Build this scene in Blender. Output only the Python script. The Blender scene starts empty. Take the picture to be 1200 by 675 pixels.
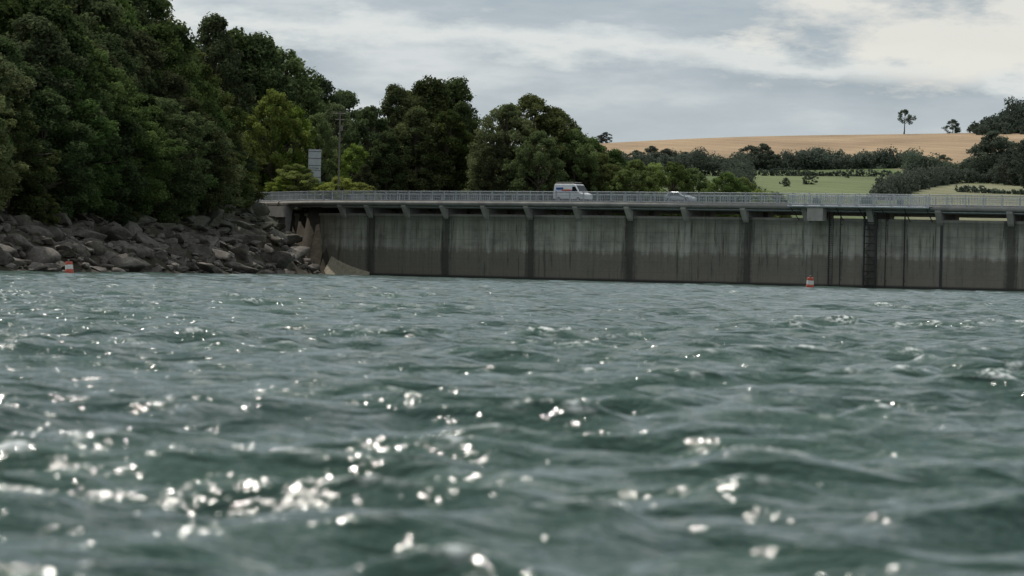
import bpy, math, random
import numpy as np
from mathutils import Vector, Matrix
random.seed(4); rng=np.random.default_rng(4)
scene=bpy.context.scene
F=4400.0; EYE=1.5
def bx(px,D): return (px-600.0)/F*D            # lateral metres for a surveyed bearing
def hz(px): return 314.6+(px-600)*0.0228
def zt(px,y,D): return EYE+(hz(px)-y)*D/F

# ------------------------------------------------------------ node helpers
def mat(name):
    m=bpy.data.materials.new(name); m.use_nodes=True
    nt=m.node_tree; nt.nodes.clear()
    out=nt.nodes.new('ShaderNodeOutputMaterial'); return m,nt,out
def N(nt,t,**k):
    n=nt.nodes.new(t)
    for a,b in k.items(): setattr(n,a,b)
    return n
def L(nt,a,b): nt.links.new(a,b)
def ramp(nt,src,stops):
    r=N(nt,'ShaderNodeValToRGB'); el=r.color_ramp.elements
    while len(el)<len(stops): el.new(0.5)
    for e,(p,c) in zip(el,stops):
        e.position=p; e.color=(c,c,c,1) if isinstance(c,(int,float)) else (*c,1)
    L(nt,src,r.inputs[0]); return r.outputs[0]
def noise(nt,vec,scale,detail=4,rough=0.55):
    n=N(nt,'ShaderNodeTexNoise'); n.inputs['Scale'].default_value=scale
    n.inputs['Detail'].default_value=detail; n.inputs['Roughness'].default_value=rough
    if vec is not None: L(nt,vec,n.inputs['Vector'])
    return n.outputs['Fac']
def mapping(nt,vec,sc):
    m=N(nt,'ShaderNodeMapping'); m.inputs['Scale'].default_value=sc; L(nt,vec,m.inputs['Vector']); return m.outputs[0]
def mix(nt,f,a,b,mode='MIX'):
    m=N(nt,'ShaderNodeMix',data_type='RGBA',blend_type=mode)
    for i,v in ((0,f),(6,a),(7,b)):
        if hasattr(v,'is_output'): L(nt,v,m.inputs[i])
        elif i==0: m.inputs[0].default_value=v
        else: m.inputs[i].default_value=(*v,1) if len(v)==3 else v
    return m.outputs[2]
def mth(nt,op,a,b=None,c=None,clamp=False):
    m=N(nt,'ShaderNodeMath',operation=op,use_clamp=clamp)
    for i,v in enumerate((a,b,c)):
        if v is None: continue
        if hasattr(v,'is_output'): L(nt,v,m.inputs[i])
        else: m.inputs[i].default_value=v
    return m.outputs[0]
def bump(nt,h,s,d=0.1):
    b=N(nt,'ShaderNodeBump'); b.inputs['Strength'].default_value=s; b.inputs['Distance'].default_value=d
    L(nt,h,b.inputs['Height']); return b.outputs[0]
def prin(nt,out,col,rough=0.8,metal=0.0,normal=None,spec=None):
    p=N(nt,'ShaderNodeBsdfPrincipled')
    if hasattr(col,'is_output'): L(nt,col,p.inputs['Base Color'])
    else: p.inputs['Base Color'].default_value=(*col,1)
    if hasattr(rough,'is_output'): L(nt,rough,p.inputs['Roughness'])
    else: p.inputs['Roughness'].default_value=rough
    p.inputs['Metallic'].default_value=metal
    if spec is not None: p.inputs['Specular IOR Level'].default_value=spec
    if normal is not None: L(nt,normal,p.inputs['Normal'])
    L(nt,p.outputs[0],out.inputs[0]); return p
def simple(name,col,rough=0.7,metal=0.0,var=0.25,scale=2.0):
    m,nt,out=mat(name); tc=N(nt,'ShaderNodeTexCoord').outputs['Object']
    n=noise(nt,tc,scale,5)
    lo=tuple(c*(1-var) for c in col); hi=tuple(min(1,c*(1+var)) for c in col)
    prin(nt,out,ramp(nt,n,[(0.3,lo),(0.7,hi)]),rough,metal,bump(nt,n,0.15,0.02)); return m

def newobj(name,me,mats=(),parent=None,smooth=False):
    o=bpy.data.objects.new(name,me); scene.collection.objects.link(o)
    for m in mats: me.materials.append(m)
    if parent: o.parent=parent
    if smooth: me.polygons.foreach_set('use_smooth',[True]*len(me.polygons))
    return o
def empty(name,loc=(0,0,0),rot=0):
    e=bpy.data.objects.new(name,None); e.location=loc; e.rotation_euler=(0,0,rot); scene.collection.objects.link(e); return e
def npmesh(name,V,Q,smooth=False):
    me=bpy.data.meshes.new(name); V=np.asarray(V,dtype=np.float32); Q=np.asarray(Q,dtype=np.int32)
    me.vertices.add(len(V)); me.vertices.foreach_set('co',V.ravel())
    me.loops.add(Q.size); me.loops.foreach_set('vertex_index',Q.ravel())
    k=Q.shape[1]; me.polygons.add(len(Q)); me.polygons.foreach_set('loop_start',np.arange(0,Q.size,k,dtype=np.int32))
    me.polygons.foreach_set('loop_total',np.full(len(Q),k,dtype=np.int32))
    if smooth: me.polygons.foreach_set('use_smooth',np.ones(len(Q),dtype=bool))
    me.update(calc_edges=True); return me
class Batch:
    def __init__(s): s.v=[]; s.f=[]
    def box(s,c,size,rot=0,top=1.0,tilt=None):
        b=len(s.v); ca,sa=math.cos(rot),math.sin(rot)
        for dz in (-.5,.5):
            k=top if dz>0 else 1
            for dx,dy in ((-.5,-.5),(.5,-.5),(.5,.5),(-.5,.5)):
                x,y=dx*size[0]*k,dy*size[1]*k
                s.v.append((c[0]+x*ca-y*sa,c[1]+x*sa+y*ca,c[2]+dz*size[2]))
        s.f+=[tuple(b+i for i in q) for q in ((3,2,1,0),(4,5,6,7),(0,1,5,4),(1,2,6,5),(2,3,7,6),(3,0,4,7))]
    def bar(s,a,b,w,w2=None,sides=4):
        a=Vector(a); b=Vector(b); d=(b-a).normalized(); u=d.orthogonal().normalized(); v=d.cross(u); n0=len(s.v); w2=w if w2 is None else w2
        for p,r in ((a,w),(b,w2)):
            for i in range(sides):
                t=2*math.pi*(i+.5)/sides; s.v.append(tuple(p+(u*math.cos(t)+v*math.sin(t))*r))
        for i in range(sides):
            j=(i+1)%sides; s.f.append((n0+i,n0+j,n0+sides+j,n0+sides+i))
        s.f.append(tuple(n0+i for i in range(sides))[::-1]); s.f.append(tuple(n0+sides+i for i in range(sides)))
    def prism(s,pts,y0,y1,fn):
        n=len(pts); b=len(s.v)
        for y in (y0,y1):
            for p in pts: s.v.append(fn(p[0],y,p[1]))
        s.f.append(tuple(range(b,b+n))); s.f.append(tuple(range(b+2*n-1,b+n-1,-1)))
        for i in range(n):
            j=(i+1)%n; s.f.append((b+i,b+n+i,b+n+j,b+j))
    def make(s,name,m,parent=None,smooth=False):
        me=bpy.data.meshes.new(name); me.from_pydata(s.v,[],s.f); me.update()
        return newobj(name,me,[m],parent,smooth)

# ------------------------------------------------------------ dam plan
P=np.array([(-90,650),(-66,612),(-44,583),(-35,566),(-26.4,549),(-9.4,531),(2.4,519.5),(15.9,508),(30.85,497),(46.5,487),(63.5,479),(82,473),(101,470),(125,468),(160,470),(220,480),(300,500)],float)
cr=[]
for i in range(1,len(P)-2):
    p0,p1,p2,p3=P[i-1],P[i],P[i+1],P[i+2]
    for t in np.linspace(0,1,60,endpoint=False):
        cr.append(.5*((2*p1)+(-p0+p2)*t+(2*p0-5*p1+4*p2-p3)*t*t+(-p0+3*p1-3*p2+p3)*t**3))
cr=np.array(cr); seg=np.r_[0,np.cumsum(np.hypot(*np.diff(cr,axis=0).T))]
S=np.arange(0,seg[-1],0.5); PX=np.interp(S,seg,cr[:,0]); PY=np.interp(S,seg,cr[:,1])
def pt(s):
    x=np.interp(s,S,PX); y=np.interp(s,S,PY); x2=np.interp(s+.5,S,PX); y2=np.interp(s+.5,S,PY)
    x1=np.interp(s-.5,S,PX); y1=np.interp(s-.5,S,PY)
    tx,ty=x2-x1,y2-y1; l=np.hypot(tx,ty); tx,ty=tx/l,ty/l
    return x,y,tx,ty
def at(s,off,z):    # off>0 towards the lake
    x,y,tx,ty=pt(s); return (float(x+ty*off),float(y-tx*off),z)
def s_of_X(X): return float(np.interp(X,PX,S))
def ang(s): _,_,tx,ty=pt(s); return math.atan2(ty,tx)
sL=s_of_X(-37.0); sW=s_of_X(-33); sR=float(S[-1])-1
def sweep(name,prof,s0,s1,m,parent=None,step=1.0,closed=True,attrs=None,smooth=False):
    ss=np.arange(s0,s1,step); ss=np.r_[ss,s1]; n=len(prof); V=[];
    for s in ss:
        for o,z in prof: V.append(at(s,o,z))
    Q=[]
    m_=n if closed else n-1
    for i in range(len(ss)-1):
        for j in range(m_):
            k=(j+1)%n; Q.append((i*n+j,i*n+k,(i+1)*n+k,(i+1)*n+j))
    me=npmesh(name,V,Q,smooth)
    uv=me.uv_layers.new(name='UVMap'); 
    vs=np.repeat(ss,n); vz=np.array(V)[:,2]
    li=np.zeros(len(me.loops),dtype=np.int32); me.loops.foreach_get('vertex_index',li)
    uv.data.foreach_set('uv',np.c_[vs[li],vz[li]].astype(np.float32).ravel())
    if attrs:
        for an,fn in attrs.items():
            a=me.attributes.new(an,'FLOAT','POINT'); a.data.foreach_set('value',fn(vs).astype(np.float32))
    return newobj(name,me,[m],parent)

# ------------------------------------------------------------ terrain function
shY=[-300,300,388,410,450,480,520,548,566,600,3000]; shX=[-120,-64,-53,-47,-41,-36,-32,-28.5,-34,-50,-50]
def terrain(X,Y):
    X=np.asarray(X,float); Y=np.asarray(Y,float)
    d=np.interp(Y,shY,shX)-X
    d=d+1.2*np.sin(Y*.31)+.8*np.sin(Y*.83+1)
    zb=np.interp(d,[-60,-10,0,3,8,12,20,40,70,120,260],[-6,-2.5,0,2.6,5.8,7.6,9.6,13,19,28,38])
    zb=np.where((zb>0)&(d<30),zb*(1-(1-np.interp(Y,[388,440,500],[.66,.82,1.0]))*np.clip((30-d)/15,0,1)),zb)
    zb=np.where(zb>2,zb+np.clip((Y-490)/50,0,1)*1.8*np.clip(d/8,0,1),zb)
    d2=X-(205+0.0*Y); zr=np.interp(d2,[-60,-10,0,15,60,300],[-6,-2,0,8,14,40])
    lake=np.maximum(zb,zr)
    yd=np.interp(X,PX,PY)
    H=np.interp(Y,[600,750,1000,1300,1500,1700,2000,2100,2600,8000],[2,6,21.5,36,46.5,57,75,75.5,50,40])
    H=H+(X-150)*.059*np.clip((Y-900)/1100,0,1)
    H=H+1.2*np.sin(X*.02+Y*.006)*np.clip((Y-900)/500,0,1)
    base=np.interp(X,[-60,0,20,60,150],[10.4,8.4,7,3.5,2])*np.clip((780-Y)/150,0,1)
    left=np.where(X<-38,np.interp(-X,[38,60,120,260],[10.4,14,26,36])*np.clip((900-Y)/250,0,1),0)
    down=np.maximum(np.maximum(base,H),left)
    back=np.where(X<-30,-1.5,7.0)
    z=np.where((Y>yd+back)&(X>-38),down,lake)
    z=np.where((X<=-38)&(Y>560),np.maximum(np.minimum(zb,down+30),H),z)
    rx,ry=PX[::6],PY[::6]; k=PX[::6]<-30; rx,ry=rx[k],ry[k]
    rx=np.r_[rx,np.linspace(-66,-110,20)]; ry=np.r_[ry,np.linspace(612,690,20)]
    sh=X.shape; xf,yf=X.ravel(),Y.ravel(); dm=np.full(xf.shape,1e9)
    sel=(xf<20)&(xf>-140)&(yf>520)&(yf<720)
    if sel.any():
        dd=np.min(np.hypot(xf[sel][:,None]-rx[None],yf[sel][:,None]-ry[None]),axis=1); dm[sel]=dd
    w=np.clip((9-dm.reshape(sh))/4,0,1); w=np.where((Y>yd-1)|(X<-40),w,0)
    return z*(1-w)+10.5*w
def gz(x,y): return float(terrain(np.array([x]),np.array([y]))[0])

# ------------------------------------------------------------ materials
def terrain_mat():
    m,nt,out=mat('ground'); a=N(nt,'ShaderNodeAttribute',attribute_name='Col').outputs['Color']
    pos=N(nt,'ShaderNodeNewGeometry').outputs['Position']
    n1=noise(nt,mapping(nt,pos,(.02,.008,.02)),1,6); n2=noise(nt,pos,1.2,5)
    c=mix(nt,1.0,a,ramp(nt,n1,[(.3,.72),(.7,1.2)]),'MULTIPLY'); c=mix(nt,.5,c,ramp(nt,n2,[(.3,.6),(.7,1.3)]),'MULTIPLY')
    sx=N(nt,'ShaderNodeSeparateXYZ'); L(nt,pos,sx.inputs[0])
    w=mth(nt,'SINE',mth(nt,'MULTIPLY',mth(nt,'ADD',sx.outputs[0],mth(nt,'MULTIPLY',sx.outputs[1],.25)),.45))
    c=mix(nt,.14,c,ramp(nt,w,[(0,.4),(1,1.2)]),'MULTIPLY')
    prin(nt,out,c,.95,0,bump(nt,n2,.5,.3),.1); return m
def foliage(name,dark,light,trans=.35):
    m,nt,out=mat(name); a=N(nt,'ShaderNodeAttribute',attribute_name='Col').outputs['Fac']
    oi=N(nt,'ShaderNodeObjectInfo').outputs['Random']
    c=ramp(nt,a,[(0.05,dark),(.95,light)])
    h=N(nt,'ShaderNodeHueSaturation'); L(nt,c,h.inputs['Color'])
    L(nt,mth(nt,'MULTIPLY_ADD',oi,.05,.475),h.inputs['Hue']); L(nt,mth(nt,'MULTIPLY_ADD',mth(nt,'FRACT',mth(nt,'MULTIPLY',oi,7.3)),.6,.75),h.inputs['Value'])
    L(nt,mth(nt,'MULTIPLY_ADD',mth(nt,'FRACT',mth(nt,'MULTIPLY',oi,3.1)),.3,.75),h.inputs['Saturation'])
    p=N(nt,'ShaderNodeBsdfDiffuse'); L(nt,h.outputs[0],p.inputs['Color'])
    t=N(nt,'ShaderNodeBsdfTranslucent'); L(nt,h.outputs[0],t.inputs[0])
    x=N(nt,'ShaderNodeMixShader'); x.inputs[0].default_value=trans; L(nt,p.outputs[0],x.inputs[1]); L(nt,t.outputs[0],x.inputs[2]); L(nt,x.outputs[0],out.inputs[0]); return m
F_DARK=foliage('foliage_dark',(.034,.050,.019),(.105,.14,.046))
F_MID=foliage('foliage_mid',(.052,.074,.024),(.165,.205,.065),.4)
F_LIGHT=foliage('foliage_light',(.13,.165,.035),(.30,.36,.085),.5)
F_HAZE=foliage('foliage_far_haze',(.050,.068,.052),(.105,.13,.092))  # distance haze put into the leaf colours: bluer and greyer
BARK=simple('bark',(.07,.055,.04),.9,scale=3)
CONC=simple('concrete_deck',(.27,.26,.24),.85,scale=.6)
CONCL=simple('concrete_pale',(.36,.34,.31),.85,scale=.5)
STEEL=simple('galvanised_steel',(.42,.44,.46),.5,.2,.15)
DSTEEL=simple('dark_steel',(.05,.05,.05),.6,.3)
ASPH=simple('asphalt',(.05,.05,.052),.9)
WHITE=simple('white_paint',(.8,.8,.8),.35,0,.04)
SILVER=simple('silver_paint',(.5,.52,.54),.3,.5,.05)
BLUE=simple('blue_paint',(.04,.12,.35),.4,0,.05)
ORANGE=simple('orange_paint',(.7,.16,.03),.4,0,.05)
RED=simple('faded_red_paint',(.48,.10,.06),.7,0,.3,6)
BUOYW=simple('weathered_white_paint',(.68,.66,.62),.7,0,.2,5)
GLASS,nt,out=mat('glass_dark'); prin(nt,out,(.015,.02,.022),.05)
RUB=simple('rubber',(.02,.02,.02),.8)
SIGNM=simple('sign_back',(.40,.42,.43),.5,.2,.1)

def wall_mat():
    m,nt,out=mat('dam_concrete'); uv=N(nt,'ShaderNodeTexCoord').outputs['UV']
    sp=N(nt,'ShaderNodeSeparateXYZ'); L(nt,uv,sp.inputs[0]); v=sp.outputs[1]
    j=N(nt,'ShaderNodeAttribute',attribute_name='joint').outputs['Fac']
    hb=N(nt,'ShaderNodeAttribute',attribute_name='pier').outputs['Fac']
    st=noise(nt,mapping(nt,uv,(1.3,.07,1)),1,6,.65); st2=noise(nt,mapping(nt,uv,(.8,.05,1)),2.3,5,.7)
    bl=noise(nt,mapping(nt,uv,(.25,.5,1)),1,6,.6); fn=noise(nt,mapping(nt,uv,(2.5,2.0,1)),1,6,.7)
    bay=noise(nt,mapping(nt,uv,(.07,.0,1)),1,1,.5)
    c=ramp(nt,st,[(.28,(.22,.205,.17)),(.5,(.40,.38,.325)),(.72,(.50,.48,.42))])
    c=mix(nt,.95,c,ramp(nt,bl,[(.3,.55),(.7,1.25)]),'MULTIPLY')
    c=mix(nt,.8,c,ramp(nt,bay,[(.35,.8),(.65,1.15)]),'MULTIPLY')
    pw=mth(nt,'ADD',hb,mth(nt,'MULTIPLY',st,.9)); c=mix(nt,ramp(nt,pw,[(.55,.6),(1.0,0.0)]),c,(.56,.54,.49))
    vv=mth(nt,'ADD',v,mth(nt,'MULTIPLY_ADD',bl,1.6,mth(nt,'MULTIPLY',st,2.0)))
    low=ramp(nt,mth(nt,'MULTIPLY',vv,.1),[(.55,1.0),(.62,0.0)])
    c=mix(nt,mth(nt,'MULTIPLY',low,.82),c,mix(nt,fn,(.10,.09,.07),(.22,.195,.155)))
    low2=ramp(nt,mth(nt,'MULTIPLY',vv,.1),[(.30,1.0),(.36,0.0)])
    c=mix(nt,mth(nt,'MULTIPLY',low2,.35),c,(.24,.21,.165))
    c=mix(nt,ramp(nt,mth(nt,'MULTIPLY',st2,bl),[(.26,0.0),(.38,.5)]),c,(.10,.112,.08))
    c=mix(nt,ramp(nt,st2,[(.57,0.0),(.64,.75)]),c,(.075,.07,.06))
    wet=ramp(nt,mth(nt,'MULTIPLY',v,1),[(.25,1.0),(.5,0.0)]); c=mix(nt,wet,c,(.04,.04,.035))
    cr_=ramp(nt,mth(nt,'MULTIPLY',mth(nt,'ADD',v,mth(nt,'MULTIPLY',st,1.8)),.1),[(.84,0.0),(.98,.55)]); c=mix(nt,cr_,c,(.13,.125,.11))
    fr=mth(nt,'FRACT',mth(nt,'MULTIPLY',v,1/1.35)); ln=ramp(nt,fr,[(.0,.45),(.06,.0)]); c=mix(nt,ln,c,(.09,.085,.075))
    # seepage runs each side of the joints: wide and ragged
    jd=mth(nt,'ADD',j,mth(nt,'MULTIPLY_ADD',st,2.6,mth(nt,'MULTIPLY',fn,.8)))
    c=mix(nt,mth(nt,'MULTIPLY',ramp(nt,mth(nt,'MULTIPLY',jd,.33),[(.72,1.0),(.96,0.0)]),.80),c,(.043,.041,.034))
    prin(nt,out,c,.9,0,bump(nt,fn,.5,.06)); return m
WALL=wall_mat()

# ------------------------------------------------------------ terrain mesh
def lin(a,b,st): return list(np.arange(a,b,st))
xs=np.array(sorted(set(lin(-900,-140,40)+lin(-140,-90,5)+lin(-90,-20,1.5)+lin(-20,80,2)+lin(80,360,6)+lin(360,1200,60))))
ys=np.array(sorted(set(lin(-300,360,25)+lin(360,640,1.75)+lin(640,960,12)+lin(960,2080,6)+lin(2080,2600,60)+lin(2600,9000,500))))
GX,GY=np.meshgrid(xs,ys); GZ=terrain(GX,GY)
rough=(GX<-20)&(GX>-95)&(GY>360)&(GY<640)
GZ=GZ+np.where(rough,rng.normal(0,.15,GX.shape),0)
nx,ny=len(xs),len(ys); idx=np.arange(nx*ny).reshape(ny,nx)
Q=np.stack([idx[:-1,:-1],idx[:-1,1:],idx[1:,1:],idx[1:,:-1]],-1).reshape(-1,4)
me=npmesh('ground',np.c_[GX.ravel(),GY.ravel(),GZ.ravel()],Q,True)
col=np.zeros(GX.shape+(4,)); col[...,3]=1
def setc(mask,c): col[mask,:3]=c
setc(GX==GX,(.07,.085,.035)); setc((GY<620),(.06,.052,.04)); setc((GX>-20)&(GY<500),(.05,.05,.04))
setc((GY>900),(.11,.145,.06))
setc((GY>1495)&(GY<2600),(.32,.23,.145))
setc((GY>1380)&(GY<=1495)&(GX>150),(.24,.205,.13))
setc((GY<=1380)&(GY>900)&(GX<165),(.135,.16,.075))
setc((GY<=1480)&(GY>900)&(GX<75),(.09,.12,.05))
setc((GY<=1260)&(GY>900)&(GX>=bx(1065,GY)),(.20,.20,.12))
a=me.color_attributes.new('Col','FLOAT_COLOR','POINT'); a.data.foreach_set('color',col.reshape(-1).astype(np.float32))
newobj('ground',me,[terrain_mat()])

# ------------------------------------------------------------ water
def water():
    NT,NR=900,1000
    th_d=np.radians(np.linspace(-12,12,NT)); o=np.radians(np.r_[13,15,18,23,30,42,55,70,90,115,140,165,180])
    th=np.r_[-o[::-1],th_d,o]
    rd=np.exp(np.linspace(math.log(23),math.log(620),NR)); r=np.r_[.5,6,12,17,20,rd,800,1300,2500]
    R,T=np.meshgrid(r,th,indexing='ij'); X=R*np.sin(T); Y=R*np.cos(T)-15
    sp=np.gradient(r)[:,None]*np.ones_like(T); sa=R*np.gradient(th)[None,:]
    sp=np.maximum(sp,sa).astype(np.float32)
    X=X.astype(np.float32); Y=Y.astype(np.float32)
    Z=np.zeros_like(X); DX=np.zeros_like(X); DY=np.zeros_like(X); J=np.zeros_like(X)
    n=96; r2=np.random.default_rng(11)
    lam=np.exp(np.linspace(math.log(.27),math.log(6.0),n))*(1+.1*r2.random(n))
    wind=math.radians(-76)   # waves run towards the viewer
    for l in lam:
        k=2*math.pi/l; d=wind+r2.normal(0,.5); ka=.051*math.exp(-((math.log(l/1.45))/1.05)**2)+.007
        ka*=r2.uniform(.6,1.4); a_=ka/k; cx,cy=math.cos(d),math.sin(d); ph=r2.uniform(0,6.28)
        w=np.clip(l/(2.0*sp)-.3,0,1)
        f=k*(cx*X+cy*Y)+ph; c=np.cos(f)*w; s=np.sin(f)*w
        Z+=a_*c; DX-=cx*a_*s; DY-=cy*a_*s; J+=ka*c
    g=1+.3*np.sin(X*.11+Y*.05)*np.sin(Y*.07-X*.03+1)+.15*np.sin(X*.31-Y*.13)
    V=np.stack([X+1.2*DX,Y+1.2*DY,Z*g],-1).reshape(-1,3)
    nr,nth=R.shape; idx=np.arange(nr*nth).reshape(nr,nth)
    Q=np.stack([idx[:-1,:-1],idx[1:,:-1],idx[1:,1:],idx[:-1,1:]],-1).reshape(-1,4)[:, ::-1]
    me=npmesh('water',V,Q,True)
    t0,t1=np.percentile(J[5:700],[98.7,99.9]); foam=np.clip((J*g-t0)/(t1-t0),0,1)
    a=me.attributes.new('foam','FLOAT','POINT'); a.data.foreach_set('value',foam.astype(np.float32).ravel())
    m,nt,out=mat('water'); pos=N(nt,'ShaderNodeNewGeometry').outputs['Position']
    h1=noise(nt,mapping(nt,pos,(2.2,4.6,2)),1,3,.6); h2=noise(nt,mapping(nt,pos,(.45,1.3,1)),1,2,.6)
    b=bump(nt,mth(nt,'ADD',h1,mth(nt,'MULTIPLY',h2,2.4)),.95,.14)
    lg=noise(nt,mapping(nt,pos,(.10,.25,1)),1,2)
    p=prin(nt,out,ramp(nt,lg,[(.35,(.027,.056,.044)),(.65,(.040,.078,.058))]),.10,0,b); p.inputs['IOR'].default_value=1.34
    fo=N(nt,'ShaderNodeAttribute',attribute_name='foam').outputs['Fac']
    fn=noise(nt,mapping(nt,pos,(6,12,6)),1,4,.75)
    ff=mth(nt,'MULTIPLY',fo,ramp(nt,fn,[(.45,0.0),(.62,1.0)]),clamp=True)
    d=N(nt,'ShaderNodeBsdfPrincipled'); d.inputs['Base Color'].default_value=(.70,.73,.73,1); d.inputs['Roughness'].default_value=.6
    x=N(nt,'ShaderNodeMixShader'); L(nt,ff,x.inputs[0]); L(nt,p.outputs[0],x.inputs[1]); L(nt,d.outputs[0],x.inputs[2]); L(nt,x.outputs[0],out.inputs[0])
    newobj('water',me,[m])
water()

# ------------------------------------------------------------ dam
dam=empty('concrete_dam')
js=[s_of_X(x) for x in (-20.5,-9.4,2.4,15.9,30.85,46.5,63.5)]
while js[-1]+18.6<sR: js.append(js[-1]+18.6)
ps=[]
for a_,b_ in zip(js[:-1],js[1:]):
    ps+= [a_,(a_+b_)/2]
ps=[js[0]-6]+ps+[js[-1]]
jarr=np.array(js); parr=np.array(ps)
near=lambda arr: (lambda s: np.min(np.abs(s[:,None]-arr[None]),axis=1))
sweep('wall',[(0,-3),(0,0),(0,4),(0,8.55),(.12,8.6),(.12,8.95),(0,9.0),(-3.6,9.0),(-6,0)],sW,sR,WALL,dam,.5,attrs={'joint':near(jarr),'pier':near(parr)})
sweep('deck_slab',[(1.3,10.25),(1.3,10.72),(1.05,10.76),(-8.2,10.76),(-8.2,10.2),(-7.2,10.1),(.9,10.1)],sL-4,sR,CONC,dam)
sweep('edge_beam_downstream',[(-6.7,9.45),(-6.7,10.1),(-7.1,10.1),(-7.1,9.45)],sL,sR,CONC,dam)
sweep('girder_lake_side',[(-.2,9.75),(-.2,10.1),(-.6,10.1),(-.6,9.75)],sL,sR,CONC,dam)
sweep('service_pipe',[(.75,9.85),(.85,9.95),(.75,10.05),(.65,9.95)],sL+4,sR,STEEL,dam)
sweep('kerb_lake',[(.75,10.76),(.75,10.9),(.6,10.9),(.6,10.76)],sL-4,sR,CONCL,dam)
B=Batch(); Bc=Batch()
for s in ps:
    r=ang(s); x,y,_=at(s,-1.8,0); B.box((x,y,9.55),(.75,3.4,1.1),r)
    x,y,_=at(s,-5.6,0); B.box((x,y,9.2),(.75,1.6,1.8),r)
    def fn(o,y_,z,s=s): return at(s+y_,o,z)
    Bc.prism([(.125,8.3),(.42,8.6),(1.22,9.95),(1.22,10.245),(.125,10.095)],-.4,.4,fn)
B.make('piers',CONC,dam); Bc.make('corbels',CONCL,dam)
sweep('road_surface',[(.58,10.775),(-7.4,10.775)],sL-4,sR,ASPH,dam,closed=False)
def railing(name,off,s0,s1,zb=10.76,h=1.3,m=STEEL,gap=.22,bw=.03):
    e=empty(name)
    sweep('top_rail',[(off+.045,zb+h-.09),(off+.045,zb+h),(off-.045,zb+h),(off-.045,zb+h-.09)],s0,s1,m,e)
    sweep('mid_rail',[(off+.025,zb+h*.58),(off+.025,zb+h*.58+.05),(off-.025,zb+h*.58+.05),(off-.025,zb+h*.58)],s0,s1,m,e)
    sweep('bottom_rail',[(off+.03,zb+.10),(off+.03,zb+.19),(off-.03,zb+.19),(off-.03,zb+.10)],s0,s1,m,e)
    b=Batch(); s=s0
    while s<s1:
        x,y,_=at(s,off,0); b.box((x,y,zb+.15+(h-.2)/2),(bw,.03,h-.24),ang(s)); s+=gap
    b.make('balusters',m,e); b=Batch(); s=s0
    while s<s1:
        x,y,_=at(s,off,0); b.box((x,y,zb+h/2+.02),(.13,.12,h+.06),ang(s)); s+=2.4
    b.make('posts',m,e)
railing('bridge_railing',1.0,sL-4,sR,gap=.2,bw=.06,h=1.45); railing('bridge_railing',-7.9,sL-4,sR,gap=.4)

ab=empty('abutment')
B=Batch(); x,y,_=at(sW-3.2,-2.6,0); B.box((x,y,6.0),(7.5,8.2,8.15),ang(sW-3.2))
B.make('abutment_block',CONC,ab)
B=Batch(); x,y,_=at(sW-3.2,1.75,0); B.box((x,y,9.2),(8.0,.35,1.6),ang(sW-3)); B.make('wing_wall',CONCL,ab)
patch=Batch(); s0=s_of_X(-26.5); s1=s_of_X(-20.6)  # added wedge, sloped to stand in for a sunlit patch on the wall
a0=[at(s0,0.01,2.7),at(s0,1.9,-.6),at(s1,.7,-.6),at(s1,0.01,.5),at(s0,0.01,-.6),at(s1,.01,-.6)]
patch.v=a0; patch.f=[(0,1,2,3),(0,4,1),(3,2,5)]; patch.make('lit_patch_wedge',simple('lit_patch_concrete',(.36,.31,.23),.9),ab)

ig=empty('intake_gantry')
b=Batch()
def sx(px):
    pp=600+PX/PY*F; return float(np.interp(px,pp,S))
for p_,w in ((972,.09),(985,.06),(1013,.12),(1027,.12),(1038,.06),(1060,.09)):
    b.bar(at(sx(p_),.45,-2),at(sx(p_),.45,10.1),w)
z=-.5
while z<9.9:
    b.bar(at(sx(1013),.45,z),at(sx(1027),.45,z),.05); z+=.9
z=-.5; k=0
while z<9:
    b.bar(at(sx(1013 if k%2 else 1027),.45,z),at(sx(1027 if k%2 else 1013),.45,z+1.8),.04); z+=1.8; k+=1
z=-.3
while z<9.9: b.bar(at(sx(972),.45,z),at(sx(972)+.55,.45,z),.025); z+=.3
b.bar(at(sx(972)+.55,.45,-1),at(sx(972)+.55,.45,10.1),.04)
for zz in (1.0,4.5,8.2):
    for p_ in (972,985,1013,1027,1038,1060): b.bar(at(sx(p_),.45,zz),at(sx(p_),-.02,zz),.05)
b.make('guide_rails',DSTEEL,ig)
b=Batch()
sweep('platform',[(2.6,10.35),(2.6,10.6),(1.32,10.6),(1.32,10.35)],sx(932),sx(1094),STEEL,ig)
for p_ in range(935,1095,26): b.bar(at(sx(p_),.1,8.7),at(sx(p_),2.5,10.33),.07)
b.make('platform_brackets',DSTEEL,ig)
railing('platform_railing',2.5,sx(932),sx(1094),10.6,1.35,gap=.3,bw=.05)
b=Batch(); x,y,_=at(sx(963),1.9,0); b.box((x,y,9.45),(2.3,1.1,1.7),ang(sx(963))); b.box((x,y,10.32),(2.5,1.25,.06),ang(sx(963)))
x,y,_=at(sx(963),2.47,0); b.box((x,y,9.4),(.06,.03,1.5),ang(sx(963)));
b.make('control_cabinet',CONCL,ig)
b=Batch()
for p_,w,h in ((962,.9,1.0),(1020,1.6,1.1),(1058,.7,.9)):
    x,y,_=at(sx(p_),1.8,0); b.box((x,y,10.6+h/2),(w,.7,h),ang(sx(p_)),top=.85); b.bar((x,y,10.6+h),(x,y,10.6+h+.5),.06,sides=8)
b.make('winch_gear',simple('gear_paint',(.25,.28,.28),.6),ig)
b=Batch(); x,y,_=at(sx(1102),.08,0); b.box((x,y,4.4),(.35,.06,9),ang(sx(1102))); b.make('water_level_gauge',DSTEEL)

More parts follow.
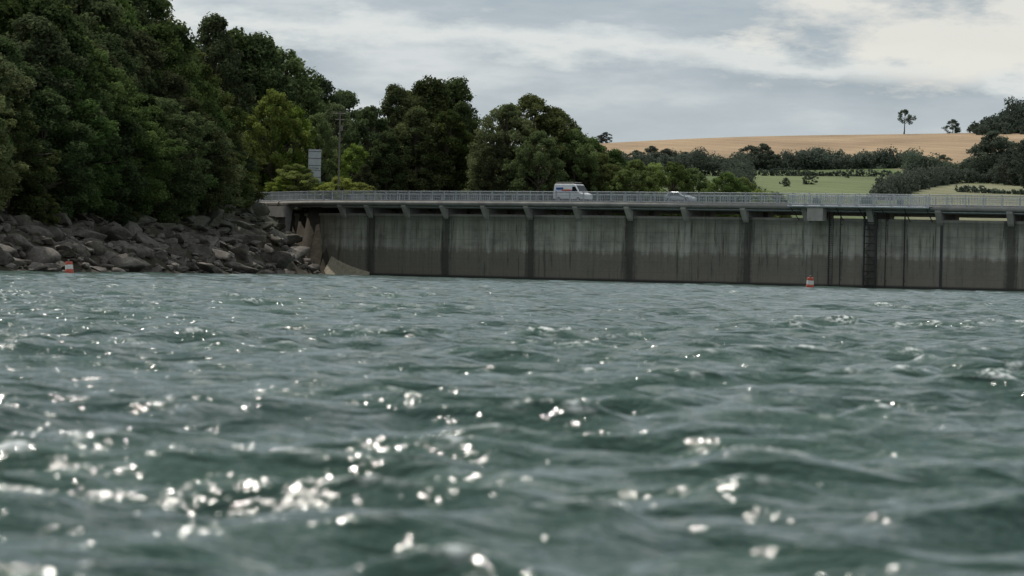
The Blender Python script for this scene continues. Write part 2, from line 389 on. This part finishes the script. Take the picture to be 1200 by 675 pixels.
# ------------------------------------------------------------ boulders
def boulders():
    import bmesh
    r=np.random.default_rng(5); P_={}
    for sub in (2,3):
        bm=bmesh.new(); bmesh.ops.create_icosphere(bm,subdivisions=sub,radius=1); bv=np.array([v.co[:] for v in bm.verts]); bf=np.array([[v.index for v in f.verts] for f in bm.faces]); bm.free()
        pr=[]
        for _ in range(24):
            v=bv.copy()
            for _ in range(14):
                n=r.normal(size=3); n/=np.linalg.norm(n); h=r.uniform(.3,.75); t=v@n; v=v-np.outer(np.maximum(t-h,0),n)
            pr.append(v+r.normal(0,.012,v.shape))
        P_[sub]=(pr,bf)
    V=[];Fc=[];off=0
    def rock(x,y,z,sx_,sy_,sz_):
        nonlocal off
        pr,bf=P_[3 if sx_>1.7 else 2]
        v=pr[r.integers(24)]*[sx_,sy_,sz_]; a=r.uniform(0,6.28); t=r.normal(0,.3)
        R1=np.array([[math.cos(a),-math.sin(a),0],[math.sin(a),math.cos(a),0],[0,0,1]]); R2=np.array([[1,0,0],[0,math.cos(t),-math.sin(t)],[0,math.sin(t),math.cos(t)]])
        V.append(v@R1.T@R2.T+[x,y,z]); Fc.append(bf+off); off+=len(v)
    for i in range(2200):
        Y=r.uniform(368,564); d=r.uniform(-1.0,13.5); X=float(np.interp(Y,shY,shX))-d
        s=math.exp(r.normal(-.4,.5)); s=min(s,2.6)
        rock(X,Y,gz(X,Y)+.12*s,s*r.uniform(1.0,2.0),s*r.uniform(.8,1.4),s*r.uniform(.45,.8))
    for i in range(45):
        Y=r.uniform(380,560); d=r.uniform(2,10); X=float(np.interp(Y,shY,shX))-d; s=r.uniform(1.6,2.9)
        rock(X,Y,gz(X,Y)+.05*s,s*1.6,s*1.1,s*.7)
    for k in range(14):
        s=s_of_X(-32.5+k*.42); x,y,_=at(s,1.5+r.uniform(0,1.2),0); q=r.uniform(1.3,2.0); rock(x,y,4.6-.36*k,q*1.3,q,q*.9); rock(x,y-.6,(4.6-.36*k)*.4,q*1.3,q,q*.9)
    me=npmesh('boulder_bank',np.concatenate(V),np.concatenate(Fc))
    m,nt,out=mat('rock'); pos=N(nt,'ShaderNodeNewGeometry').outputs['Position']
    n1=noise(nt,pos,.35,5); n2=noise(nt,pos,2.2,5,.7); sp=N(nt,'ShaderNodeSeparateXYZ'); L(nt,pos,sp.inputs[0])
    c=ramp(nt,n1,[(.3,(.075,.063,.052)),(.5,(.14,.12,.10)),(.7,(.24,.215,.185))]); c=mix(nt,.85,c,ramp(nt,n2,[(.3,.4),(.7,1.35)]),'MULTIPLY')
    up=mth(nt,'ADD',sp.outputs[2],mth(nt,'MULTIPLY',n1,4)); c=mix(nt,ramp(nt,mth(nt,'MULTIPLY',up,.1),[(.6,0.0),(.9,.85)]),c,(.042,.045,.025))
    c=mix(nt,ramp(nt,mth(nt,'ADD',sp.outputs[2],mth(nt,'MULTIPLY',n2,.5)),[(.45,.6),(.95,0.0)]),c,(.04,.037,.03))
    prin(nt,out,c,.9,0,bump(nt,n2,.9,.25)); newobj('boulder_bank',me,[m])
boulders()

# ------------------------------------------------------------ foliage
def leaves(C,R,cnt,size,r,up=.35,flat=.8):
    C=np.asarray(C); R=np.asarray(R); cnt=np.asarray(cnt).astype(int)
    id_=np.repeat(np.arange(len(C)),cnt); n=len(id_)
    d=r.normal(size=(n,3)); d/=np.linalg.norm(d,axis=1)[:,None]
    rad=R[id_]*(.35+.75*r.random(n)**.7+.35*r.random(n)**4); p=C[id_]+d*rad[:,None]*[1,1,flat]
    nn=d*.8+r.normal(0,.6,(n,3))+[0,0,up]; nn/=np.linalg.norm(nn,axis=1)[:,None]
    t=np.cross(nn,r.normal(size=(n,3))); t/=np.linalg.norm(t,axis=1)[:,None]; u=np.cross(nn,t)
    s=size*r.uniform(.5,1.3,n)[:,None]
    V=np.stack([p+t*s,p+u*s*.6+nn*s*.15,p-t*s,p-u*s*.6+nn*s*.15],1).reshape(-1,3)
    cr_=r.random(len(C)); c=np.clip(.5*cr_[id_]+.5*r.random(n),0,1)
    return V,np.repeat(c,4)
def tree_mesh(name,seed,H=20,W=.42,n=150,per=165,size=.2,fol=F_DARK,base=.12,shape='round',trunk=.45,rs=1.0):
    r=np.random.default_rng(seed); C=[];R=[]; b=Batch()
    lob=[(r.uniform(0,6.28),r.uniform(.3,.95),r.uniform(.1,.28)) for _ in range(7)]
    for i in range(n):
        t=r.random()**.85; z=base+(1-base)*t*.96
        if shape=='round': w=math.sin(math.pi*min(1,(.18+.82*t))**.9)**.6 if t<.99 else .1
        elif shape=='tall': w=(math.sin(math.pi*(.12+.85*t))**.55)*(1-.35*t)
        else: w=(1-t)**.6+.1
        a=r.uniform(0,6.283)
        k=1+sum(q*math.exp(-((math.atan2(math.sin(a-la),math.cos(a-la)))/.5)**2-((t-lt)/.18)**2) for la,lt,q in lob)*1.5-.14
        rr=W*H*w*(.3+.7*r.random()**.45)*k
        rad=H*r.uniform(.028,.065)*(1.15-.4*t)*rs
        C.append((rr*math.cos(a)*.88,rr*math.sin(a)*.88,z*H-rad*.5)); R.append(rad)
    C=np.array(C); R=np.array(R); cnt=per*(R/R.mean())**2
    V,c=leaves(C,R,cnt,size,r)
    pts=[Vector((0,0,-1.0))]; 
    for k in range(1,6): pts.append(Vector((r.normal(0,.25),r.normal(0,.25),H*.8*k/5)))
    rads=[trunk*(1-.16*k) for k in range(6)]; rads[0]*=1.4
    for k in range(5): b.bar(pts[k],pts[k+1],rads[k],rads[k+1],7)
    for i in range(0,n,5):
        z=C[i][2]*.7; k=min(4,max(0,int(z/(H*.8)*5))); o=pts[k].lerp(pts[k+1],.5); 
        mid=o.lerp(Vector(C[i]),.5)+Vector((0,0,.4)); b.bar(o,mid,trunk*.3,trunk*.18,5); b.bar(mid,C[i],trunk*.18,trunk*.06,5)
    tv=np.array(b.v); nl=len(V)
    me=bpy.data.meshes.new(name)
    faces=[tuple(range(4*i,4*i+4)) for i in range(nl//4)]+[tuple(q+nl for q in f) for f in b.f]
    me.from_pydata(np.concatenate([V,tv]).tolist(),[],faces)
    me.materials.append(fol); me.materials.append(BARK)
    mi=np.zeros(len(faces),dtype=np.int32); mi[nl//4:]=1; me.polygons.foreach_set('material_index',mi)
    a=me.attributes.new('Col','FLOAT','POINT'); a.data.foreach_set('value',np.r_[c,np.zeros(len(tv))].astype(np.float32)); me.update()
    return me
MD=[tree_mesh('woodland_tree',s,fol=F_DARK,W=.30,base=.05) for s in (1,2,3)]
MM=[tree_mesh('broad_tree',s,fol=F_MID,W=.40,base=.06,n=185) for s in (4,5)]
MT=[tree_mesh('tall_tree',s,fol=F_DARK,W=.27,n=150,shape='tall',base=.05) for s in (6,7)]
ML=[tree_mesh('ash_tree',s,fol=F_LIGHT,W=.36,n=140,base=.06) for s in (8,9)]
MF=[tree_mesh('field_tree',s,fol=F_HAZE,W=.48,n=80,per=60,size=.5,base=.08,rs=1.6) for s in (10,11)]
MLone=tree_mesh('lone_tree',12,fol=F_HAZE,W=.36,n=34,per=60,size=.45,base=.5,trunk=.5,rs=1.4)
def putx(me,name,X,D,h,w=1.0):
    o=bpy.data.objects.new(name,me); scene.collection.objects.link(o); o.location=(X,D,gz(X,D)-.2); k=max(h,1.5)/20*1.02
    o.scale=(k*w,k*w,k); o.rotation_euler=(0,0,random.uniform(0,6.28)); return o
def put(me,name,px_,D,ytop,w=1.0):
    X=bx(px_,D); return putx(me,name,X,D,zt(px_,ytop,D)-gz(X,D),w)
ex=[-200,150,205,235,262,290,305]; ey=[-60,-45,-15,5,32,70,150]
cnt=0
for d,step,off,w in ((12,9,140,1.35),(16.5,10,62,1.15),(25,12,15,1.1),(38,14,-5,1.1)):
    Y=384+random.uniform(0,4)
    while Y<566:
        X=float(np.interp(Y,shY,shX))-d-random.uniform(-1,2)-(1 if Y<430 else 0); p_=600+X/Y*F
        if -90<p_<285:
            yt=float(np.interp(p_,ex,ey))+off+random.uniform(-25,30)*(1 if off>20 else .5)
            h=min(zt(p_,yt,Y)-gz(X,Y),33)
            putx(MD[cnt%3] if random.random()>.22 else MM[cnt%2],'deciduous_tree',X,Y,h,w); cnt+=1
        Y+=step*random.uniform(.8,1.2)
for p_,D,y_,w,k in [(245,590,12,.9,'D'),(270,600,26,.9,'D'),(296,600,34,.95,'D'),(325,610,52,1.0,'M'),(345,640,84,.95,'D'),(316,578,100,.85,'L'),(340,580,116,.8,'L'),(370,640,84,.9,'D'),(398,645,102,1.0,'M'),(368,582,128,.75,'L'),(390,600,118,.8,'M'),
    (430,590,120,1.05,'D'),(460,596,96,.95,'T'),(497,600,84,1.0,'T'),(528,604,88,1.0,'T'),(450,585,150,1.1,'D'),(485,588,122,1.1,'D'),(520,590,125,1.1,'D'),(536,596,116,.8,'D'),(478,604,100,.8,'D'),(512,608,94,.8,'D'),
    (590,580,118,1.05,'M'),(618,584,107,1.05,'M'),(646,586,122,1.05,'M'),(668,582,148,.95,'M'),(575,575,152,.9,'D'),(628,570,150,1,'M'),(560,600,150,.9,'D'),(690,620,158,.9,'M'),(412,585,165,.9,'L'),(425,580,190,1,'D')]:
    cnt+=1; put({'D':MD,'L':ML,'M':MM,'T':MT}[k][cnt%2],'deciduous_tree',p_,D,y_,w)
for p_,D,y_,k in ((700,585,176,'M'),(718,600,172,'D'),(742,580,184,'M'),(765,600,187,'L'),(785,575,187,'M'),(808,590,194,'M'),(830,600,205,'L'),(850,575,199,'M'),(868,590,205,'M'),(890,580,216,'L'),(905,600,222,'M')):
    put({'M':MM,'D':MD,'L':ML}[k][p_%2],'deciduous_tree',p_,D,y_,1.1)
for p_,D,y_,w in ((342,571,188,1.9),(398,568,203,2.2),(376,570,210,2.0),(420,566,210,2),(330,569,203,1.7)):
    put(ML[p_%2],'bush',p_,D,y_,w)
for i in range(26):
    D=388+i*6.6; X=float(np.interp(D,shY,shX))-9.5-random.random()*3; k=random.uniform(1.8,4.2); putx(MD[i%3] if i%3 else MM[0],'bush',X,D,k,2.0)
# far trees
put(MLone,'lone_tree',1055,1995,128,1.15); put(MF[0],'field_tree',1112,2000,139,1.4)
for p_,D,y_,w in ((706,2000,154,1.5),(698,2005,158,1.5),(760,1505,170,1.3),(778,1500,173,1.4),(742,1500,175,1.4),(800,1500,177,1.3),(815,1505,180,1.2),(828,1500,183,1.3),(875,1480,169,1.3),(890,1475,167,1.3),(905,1470,180,1.4),(938,1490,175,1.3),(955,1480,172,1.3),(968,1490,178,1.2),(1000,1490,184,1.4),(1015,1490,182,1.4),(1035,1490,183,1.3),(1048,1470,188,1.2),
   (1075,1400,182,1.3),(1102,1400,180,1.3),(1090,1405,186,1.3),(1160,1300,152,1.15),(1150,1310,163,1.2),(1172,1305,160,1.1),(1190,1250,166,1.2),(1205,1240,160,1.2),(1178,1260,178,1.3),(1215,1200,165,1.2),
   (918,1160,207,1.2),(945,1200,199,1.2),(1026,1200,208,1.0),(1066,1230,191,1.3),(990,1340,203,1.1),(1120,1290,198,1.4),(1140,1290,200,1.4),(880,1100,213,1.3),(865,1090,215,1.3)):
    put(MF[p_%2],'field_tree',p_,D,y_,w)
def mass(name,items,size,dens,fol,seed):
    r=np.random.default_rng(seed); C=[];R=[]
    for x,y,h in items:
        g=gz(x,y); n=4
        for k in range(n):
            rr=h*r.uniform(.2,.36); C.append((x+r.normal(0,h*.22),y+r.normal(0,h*.22),g+h*(.9*(k+r.random())/n)-rr*.3)); R.append(rr)
    R=np.array(R); V,c=leaves(C,R,np.maximum(10,dens*R**2),size,r); n=len(V)//4
    me=npmesh(name,V,np.arange(n*4).reshape(-1,4)); a=me.attributes.new('Col','FLOAT','POINT'); a.data.foreach_set('value',c.astype(np.float32)); newobj(name,me,[fol])
r=np.random.default_rng(9); it=[]
for p_ in np.arange(1138,1300,2.0):
    D=1990+r.uniform(-15,35); y_=152-(p_-1138)*.62 if p_<1200 else 113; it.append((bx(p_,D),D,max(4,zt(p_,y_+r.uniform(-3,8),D)-gz(bx(p_,D),D))))
    it.append((bx(p_,D-20),D-25,6)); it.append((bx(p_,D-20),D-10,9 if p_>1150 else 5))
mass('distant_woodland',it,.8,11,F_HAZE,1)
def hedge(pts,h,st,seed):
    r=np.random.default_rng(seed); it=[]; p=[(bx(a,b),b) for a,b in pts]
    for (x0,y0),(x1,y1) in zip(p[:-1],p[1:]):
        l=math.hypot(x1-x0,y1-y0); n=int(l/st)
        for k in range(n): 
            t=k/n; it.append((x0+(x1-x0)*t,y0+(y1-y0)*t+r.normal(0,1.0),h*(r.uniform(.7,1.2)+.25*math.sin(k*.21*st+seed))))
    mass('hedgerow',it,.5,16,F_HAZE,seed)
hedge([(690,1500),(800,1500),(870,1492),(1000,1498),(1060,1485),(1075,1400),(1150,1370),(1210,1350)],6,1.0,1)
hedge([(730,1470),(860,1475),(1055,1475)],6.5,1.1,2)
hedge([(1030,1020),(1075,1180),(1110,1275),(1210,1270)],5,1.0,3)
hedge([(860,1360),(950,1370),(1060,1370)],2.5,1.2,4)
hedge([(690,1330),(860,1340),(862,1000)],6,1.5,6)
hedge([(1120,1130),(1210,1110)],1.8,1.0,7)

# ------------------------------------------------------------ vehicles
def vehicle(name,prof,belt,width,wheels,windows,mbody,loc,rot,tumble=.82,rw=.34,extras=None):
    e=empty(name,loc,rot); b=Batch(); zmax=max(z for _,z in prof)
    def yw(z): return width/2*(1 if z<=belt else 1-(1-tumble)*(z-belt)/(zmax-belt))
    n=len(prof)
    for sgn in (-1,1):
        for x,z in prof: b.v.append((x,sgn*yw(z),z))
    b.f.append(tuple(range(n))); b.f.append(tuple(range(2*n-1,n-1,-1)))
    for i in range(n):
        j=(i+1)%n; b.f.append((i,n+i,n+j,j))
    o=b.make('body',mbody,e); md=o.modifiers.new('bev','BEVEL'); md.width=.06; md.segments=3; md.limit_method='ANGLE'
    g=Batch()
    for poly in windows['side']:
        for sgn in (-1,1):
            k=len(g.v)
            for x,z in poly: g.v.append((x,sgn*(yw(z)+.012),z))
            f=tuple(range(k,k+len(poly))); g.f.append(f if sgn<0 else f[::-1])
    for (x0,z0),(x1,z1) in windows['cross']:
        k=len(g.v); dx,dz=x1-x0,z1-z0; l=math.hypot(dx,dz)
        s_=1 if x0>0 else -1; nx_,nz_=abs(dz/l*.014)*s_,abs(dx/l*.014)
        for x,z in ((x0,z0),(x1,z1)):
            for sgn in (-1,1): g.v.append((x+nx_,sgn*(yw(z)-.1),z+nz_))
        g.f.append((k,k+1,k+3,k+2))
    g.make('windows',GLASS,e)
    w=Batch(); h=Batch()
    for x in wheels:
        for sgn in (-1,1):
            w.bar((x,sgn*(width/2-.2),rw),(x,sgn*(width/2+.015),rw),rw,sides=20); h.bar((x,sgn*(width/2+.01),rw),(x,sgn*(width/2+.03),rw),rw*.6,sides=12)
    w.make('tyres',RUB,e); h.make('hubcaps',SILVER,e)
    l=Batch(); xf=max(x for x,_ in prof); xb=min(x for x,_ in prof)
    for sgn in (-1,1): l.box((xf-.04,sgn*width*.36,belt*.72),(.12,.28,.16))
    l.make('headlamps',WHITE,e); l=Batch()
    for sgn in (-1,1): l.box((xb+.04,sgn*width*.42,belt*.8),(.12,.14,.3))
    l.make('tail_lamps',RED,e)
    if extras: extras(e,yw)
    return e
vp=[(-2.7,.45),(-2.72,1.0),(-2.66,2.35),(-2.5,2.5),(.9,2.5),(1.2,2.4),(1.95,1.35),(2.6,1.12),(2.72,.85),(2.7,.4)]
def vx(e,yw):
    b=Batch()
    for sgn in (-1,1):
        b.box((-.75,sgn*(yw(1.45)+.008),1.45),(3.4,.012,.2))
        b.box((-1.6,sgn*(yw(1.85)+.010),1.85),(1.3,.012,.3))
    b.make('blue_livery',BLUE,e); b=Batch()
    for sgn in (-1,1): b.box((-.3,sgn*(yw(1.6)+.012),1.66),(1.8,.012,.16))
    b.make('orange_livery',ORANGE,e); b=Batch()
    for x in (-2.2,-1.2,-.2,.7):
        b.bar((x,-.75,2.68),(x,.75,2.68),.03)
        for s_ in (-.75,.75): b.bar((x,s_,2.48),(x,s_,2.7),.03)
    for s_ in (-.75,.75,0,.35): b.bar((-2.4,s_,2.72),(.9,s_,2.72),.035)
    b.box((.95,0,2.6),(.12,1.3,.1)); b.make('roof_rack',DSTEEL,e)
    b=Batch()
    for s_ in (-1,1): b.box((1.55,s_*1.1,1.45),(.12,.2,.28))
    b.make('mirrors',RUB,e)
s=sx(660); x,y,_=at(s,-1.6,0)
vehicle('white_van',vp,1.35,1.98,(-1.7,1.75),{'side':[[(.65,1.4),(1.75,1.4),(1.15,2.15),(.65,2.15)]],'cross':[((1.97,1.38),(1.25,2.34))]},WHITE,(x,y,10.79),ang(s),.88,.35,vx)
cp=[(-2.1,.35),(-2.12,.85),(-1.95,1.05),(-1.5,1.42),(-1.0,1.52),(.1,1.5),(.9,1.05),(1.85,.85),(2.1,.65),(2.1,.3)]
cw={'side':[[(-1.55,1.0),(-1.3,1.36),(-.62,1.43),(-.62,1.0)],[(-.54,1.0),(-.54,1.43),(.05,1.41),(.72,1.02)]],'cross':[((.86,1.08),(.16,1.46)),((-1.9,1.1),(-1.52,1.39))]}
s=sx(788); x,y,_=at(s,-1.4,0); vehicle('silver_car',cp,1.0,1.76,(-1.35,1.3),cw,SILVER,(x,y,10.79),ang(s),.78,.32)
D=588; X=bx(299,D); vehicle('silver_car',cp,1.0,1.76,(-1.35,1.3),cw,WHITE,(X,D,gz(X,D)+.05),math.radians(-15),.78,.32)
D=592; X=bx(324,D); vehicle('silver_car',cp,1.0,1.76,(-1.35,1.3),cw,SILVER,(X,D,gz(X,D)+.05),math.radians(165),.78,.32)

D=572; X=bx(365.5,D); g=gz(X,D); e=empty('road_sign',(X,D,g),math.radians(8)); b=Batch(); T=19-g
for x_ in (-.75,.75): b.bar((x_,.08,-.3),(x_,.08,T),.06,sides=8)
b.make('posts',STEEL,e); b=Batch(); b.box((0,0,T-1.45),(1.95,.05,2.8)); b.box((0,0,T-4.3),(1.95,.05,2.7)); b.make('panels',SIGNM,e); b=Batch()
for z_ in (.35,1.4,2.5,3.2,4.3,5.3): b.box((0,-.045,T-z_),(1.9,.04,.07))
b.make('stiffeners',DSTEEL,e)
def pole(px_,D,yt):
    X=bx(px_,D); g=gz(X,D); T=zt(px_,yt,D)-g; e=empty('utility_pole',(X,D,g)); b=Batch(); b.bar((0,0,-.5),(0,0,T),.17,.11,8)
    b.bar((-.95,0,T-.4),(.95,0,T-.4),.06); b.bar((-.7,0,T-1.3),(.7,0,T-1.3),.05); b.box((.28,0,T-2.6),(.4,.4,.8)); 
    for x_ in (-.85,-.3,.3,.85): b.bar((x_,0,T-.36),(x_,0,T-.1),.05,sides=6)
    b.make('pole',simple('pole_wood',(.16,.14,.12)),e); return (X,D,g+T)
a_=pole(394,566,130)
b=Batch(); q=(bx(600,640),640,15.5)
for off in (-.5,.5):
    pr=None
    for k in range(25):
        t=k/24; p_=(a_[0]+(q[0]-a_[0])*t+off,a_[1]+(q[1]-a_[1])*t,a_[2]-.2+(q[2]-a_[2])*t-4*1.6*t*(1-t))
        if pr: b.bar(pr,p_,.018)
        pr=p_
b.make('overhead_wire',RUB)
b=Batch(); X0=bx(283,581); 
for k in range(14):
    x_=X0+k*.55; b.box((x_,580,gz(x_,580)+.55),(.09,.09,1.1))
for z_ in (.45,.95): b.bar((X0,579.93,10.5+z_),(X0+7.2,579.93,10.5+z_),.05)
b.make('roadside_fence',WHITE)

def buoy(px_,D,sc,tilt,z0=0):
    e=empty('marker_buoy',(bx(px_,D),D,z0)); e.rotation_euler=(tilt,tilt*.7,0); e.scale=(sc,)*3
    def ring(prof,name,m):
        V=[];Fc=[];n=20
        for r_,z in prof:
            for i in range(n): t=6.2832*i/n; V.append((r_*math.cos(t),r_*math.sin(t),z))
        for k in range(len(prof)-1):
            for i in range(n): j=(i+1)%n; Fc.append((k*n+i,k*n+j,(k+1)*n+j,(k+1)*n+i))
        Fc.append(tuple(range((len(prof)-1)*n,len(prof)*n)))
        me=bpy.data.meshes.new(name); me.from_pydata(V,[],Fc); newobj(name,me,[m],e,False)
    ring([(.3,-.5),(.46,-.3),(.46,.12),(.42,.3)],'float_base',RED); ring([(.42,.3),(.41,.55),(.40,.75)],'white_band',BUOYW); ring([(.395,.75),(.38,1.0),(.35,1.08)],'red_band',RED); ring([(.12,1.08),(.10,1.2),(.14,1.24),(.06,1.3)],'lifting_eye',DSTEEL)
buoy(949,452,1.05,.06,.1); buoy(81,366,.95,-.12,.15)

# ------------------------------------------------------------ sky, sun, camera
AZ=math.radians(-37); EL=math.radians(57)
w=bpy.data.worlds.new('World'); scene.world=w; w.use_nodes=True; nt=w.node_tree; nt.nodes.clear()
out=N(nt,'ShaderNodeOutputWorld'); sky=N(nt,'ShaderNodeTexSky',sky_type='NISHITA'); sky.sun_disc=False; sky.sun_elevation=EL; sky.sun_rotation=AZ
bg=N(nt,'ShaderNodeBackground'); bg.inputs[1].default_value=.1; L(nt,sky.outputs[0],bg.inputs[0])
g=N(nt,'ShaderNodeTexCoord').outputs['Generated']; sp=N(nt,'ShaderNodeSeparateXYZ'); L(nt,g,sp.inputs[0]); ez=sp.outputs[2]; ax=sp.outputs[0]
n1=noise(nt,mapping(nt,g,(11,11,46)),1,7,.58); n2=noise(nt,mapping(nt,g,(30,30,95)),1,7,.62); n0=noise(nt,mapping(nt,g,(3.2,3.2,7)),1.6,5,.55)
c=ramp(nt,n1,[(.36,(.34,.405,.46)),(.5,(.44,.50,.55)),(.64,(.66,.70,.72))])
be=mth(nt,'ADD',ez,mth(nt,'MULTIPLY_ADD',n2,.024,mth(nt,'MULTIPLY',ax,.045)))
d=mth(nt,'ABSOLUTE',mth(nt,'SUBTRACT',be,.0725)); band=ramp(nt,mth(nt,'MULTIPLY',d,60),[(.05,.9),(.34,0.0)])
c=mix(nt,band,c,(.75,.78,.77))
dx=mth(nt,'SUBTRACT',ax,.116); dz=mth(nt,'SUBTRACT',ez,.064)
dd=mth(nt,'SQRT',mth(nt,'ADD',mth(nt,'POWER',mth(nt,'MULTIPLY',dx,14),2),mth(nt,'POWER',mth(nt,'MULTIPLY',dz,62),2)))
cu=ramp(nt,mth(nt,'ADD',mth(nt,'MULTIPLY',dd,.42),mth(nt,'MULTIPLY',n2,1.0)),[(.68,.9),(.88,0.0)]); c=mix(nt,cu,c,(.82,.80,.74))
hzn=ramp(nt,mth(nt,'MULTIPLY',ez,10),[(.28,.5),(.52,0.0)]); c=mix(nt,hzn,c,(.61,.665,.69))
high=ramp(nt,n0,[(.38,(.26,.33,.39)),(.5,(.47,.54,.58)),(.62,(.98,1.0,.99))])
c=mix(nt,ramp(nt,ez,[(.10,0.0),(.3,1.0)]),c,high)
bc=N(nt,'ShaderNodeBackground'); L(nt,c,bc.inputs[0]); bc.inputs[1].default_value=1.0
mx=N(nt,'ShaderNodeMixShader'); mx.inputs[0].default_value=.9; L(nt,bg.outputs[0],mx.inputs[1]); L(nt,bc.outputs[0],mx.inputs[2]); L(nt,mx.outputs[0],out.inputs[0])
sl=bpy.data.lights.new('sun','SUN'); sl.energy=3.5; sl.angle=math.radians(.53); sl.color=(1,.95,.87); so=bpy.data.objects.new('sun',sl); scene.collection.objects.link(so)
v=Vector((math.sin(AZ)*math.cos(EL),math.cos(AZ)*math.cos(EL),math.sin(EL))); so.rotation_euler=v.to_track_quat('Z','Y').to_euler()
cam=bpy.data.cameras.new('camera'); co=bpy.data.objects.new('camera',cam); scene.collection.objects.link(co); cam.lens=132; cam.sensor_width=36; cam.clip_start=.5; cam.clip_end=20000
co.matrix_world=Matrix.Translation((0,0,EYE))@Matrix.Rotation(math.radians(90-.298),4,'X')@Matrix.Rotation(math.radians(1.306),4,'Z')
cam.dof.use_dof=True; cam.dof.focus_distance=430; cam.dof.aperture_fstop=2.6
scene.camera=co
scene.view_settings.view_transform='Standard'; scene.view_settings.look='None'; scene.view_settings.exposure=0
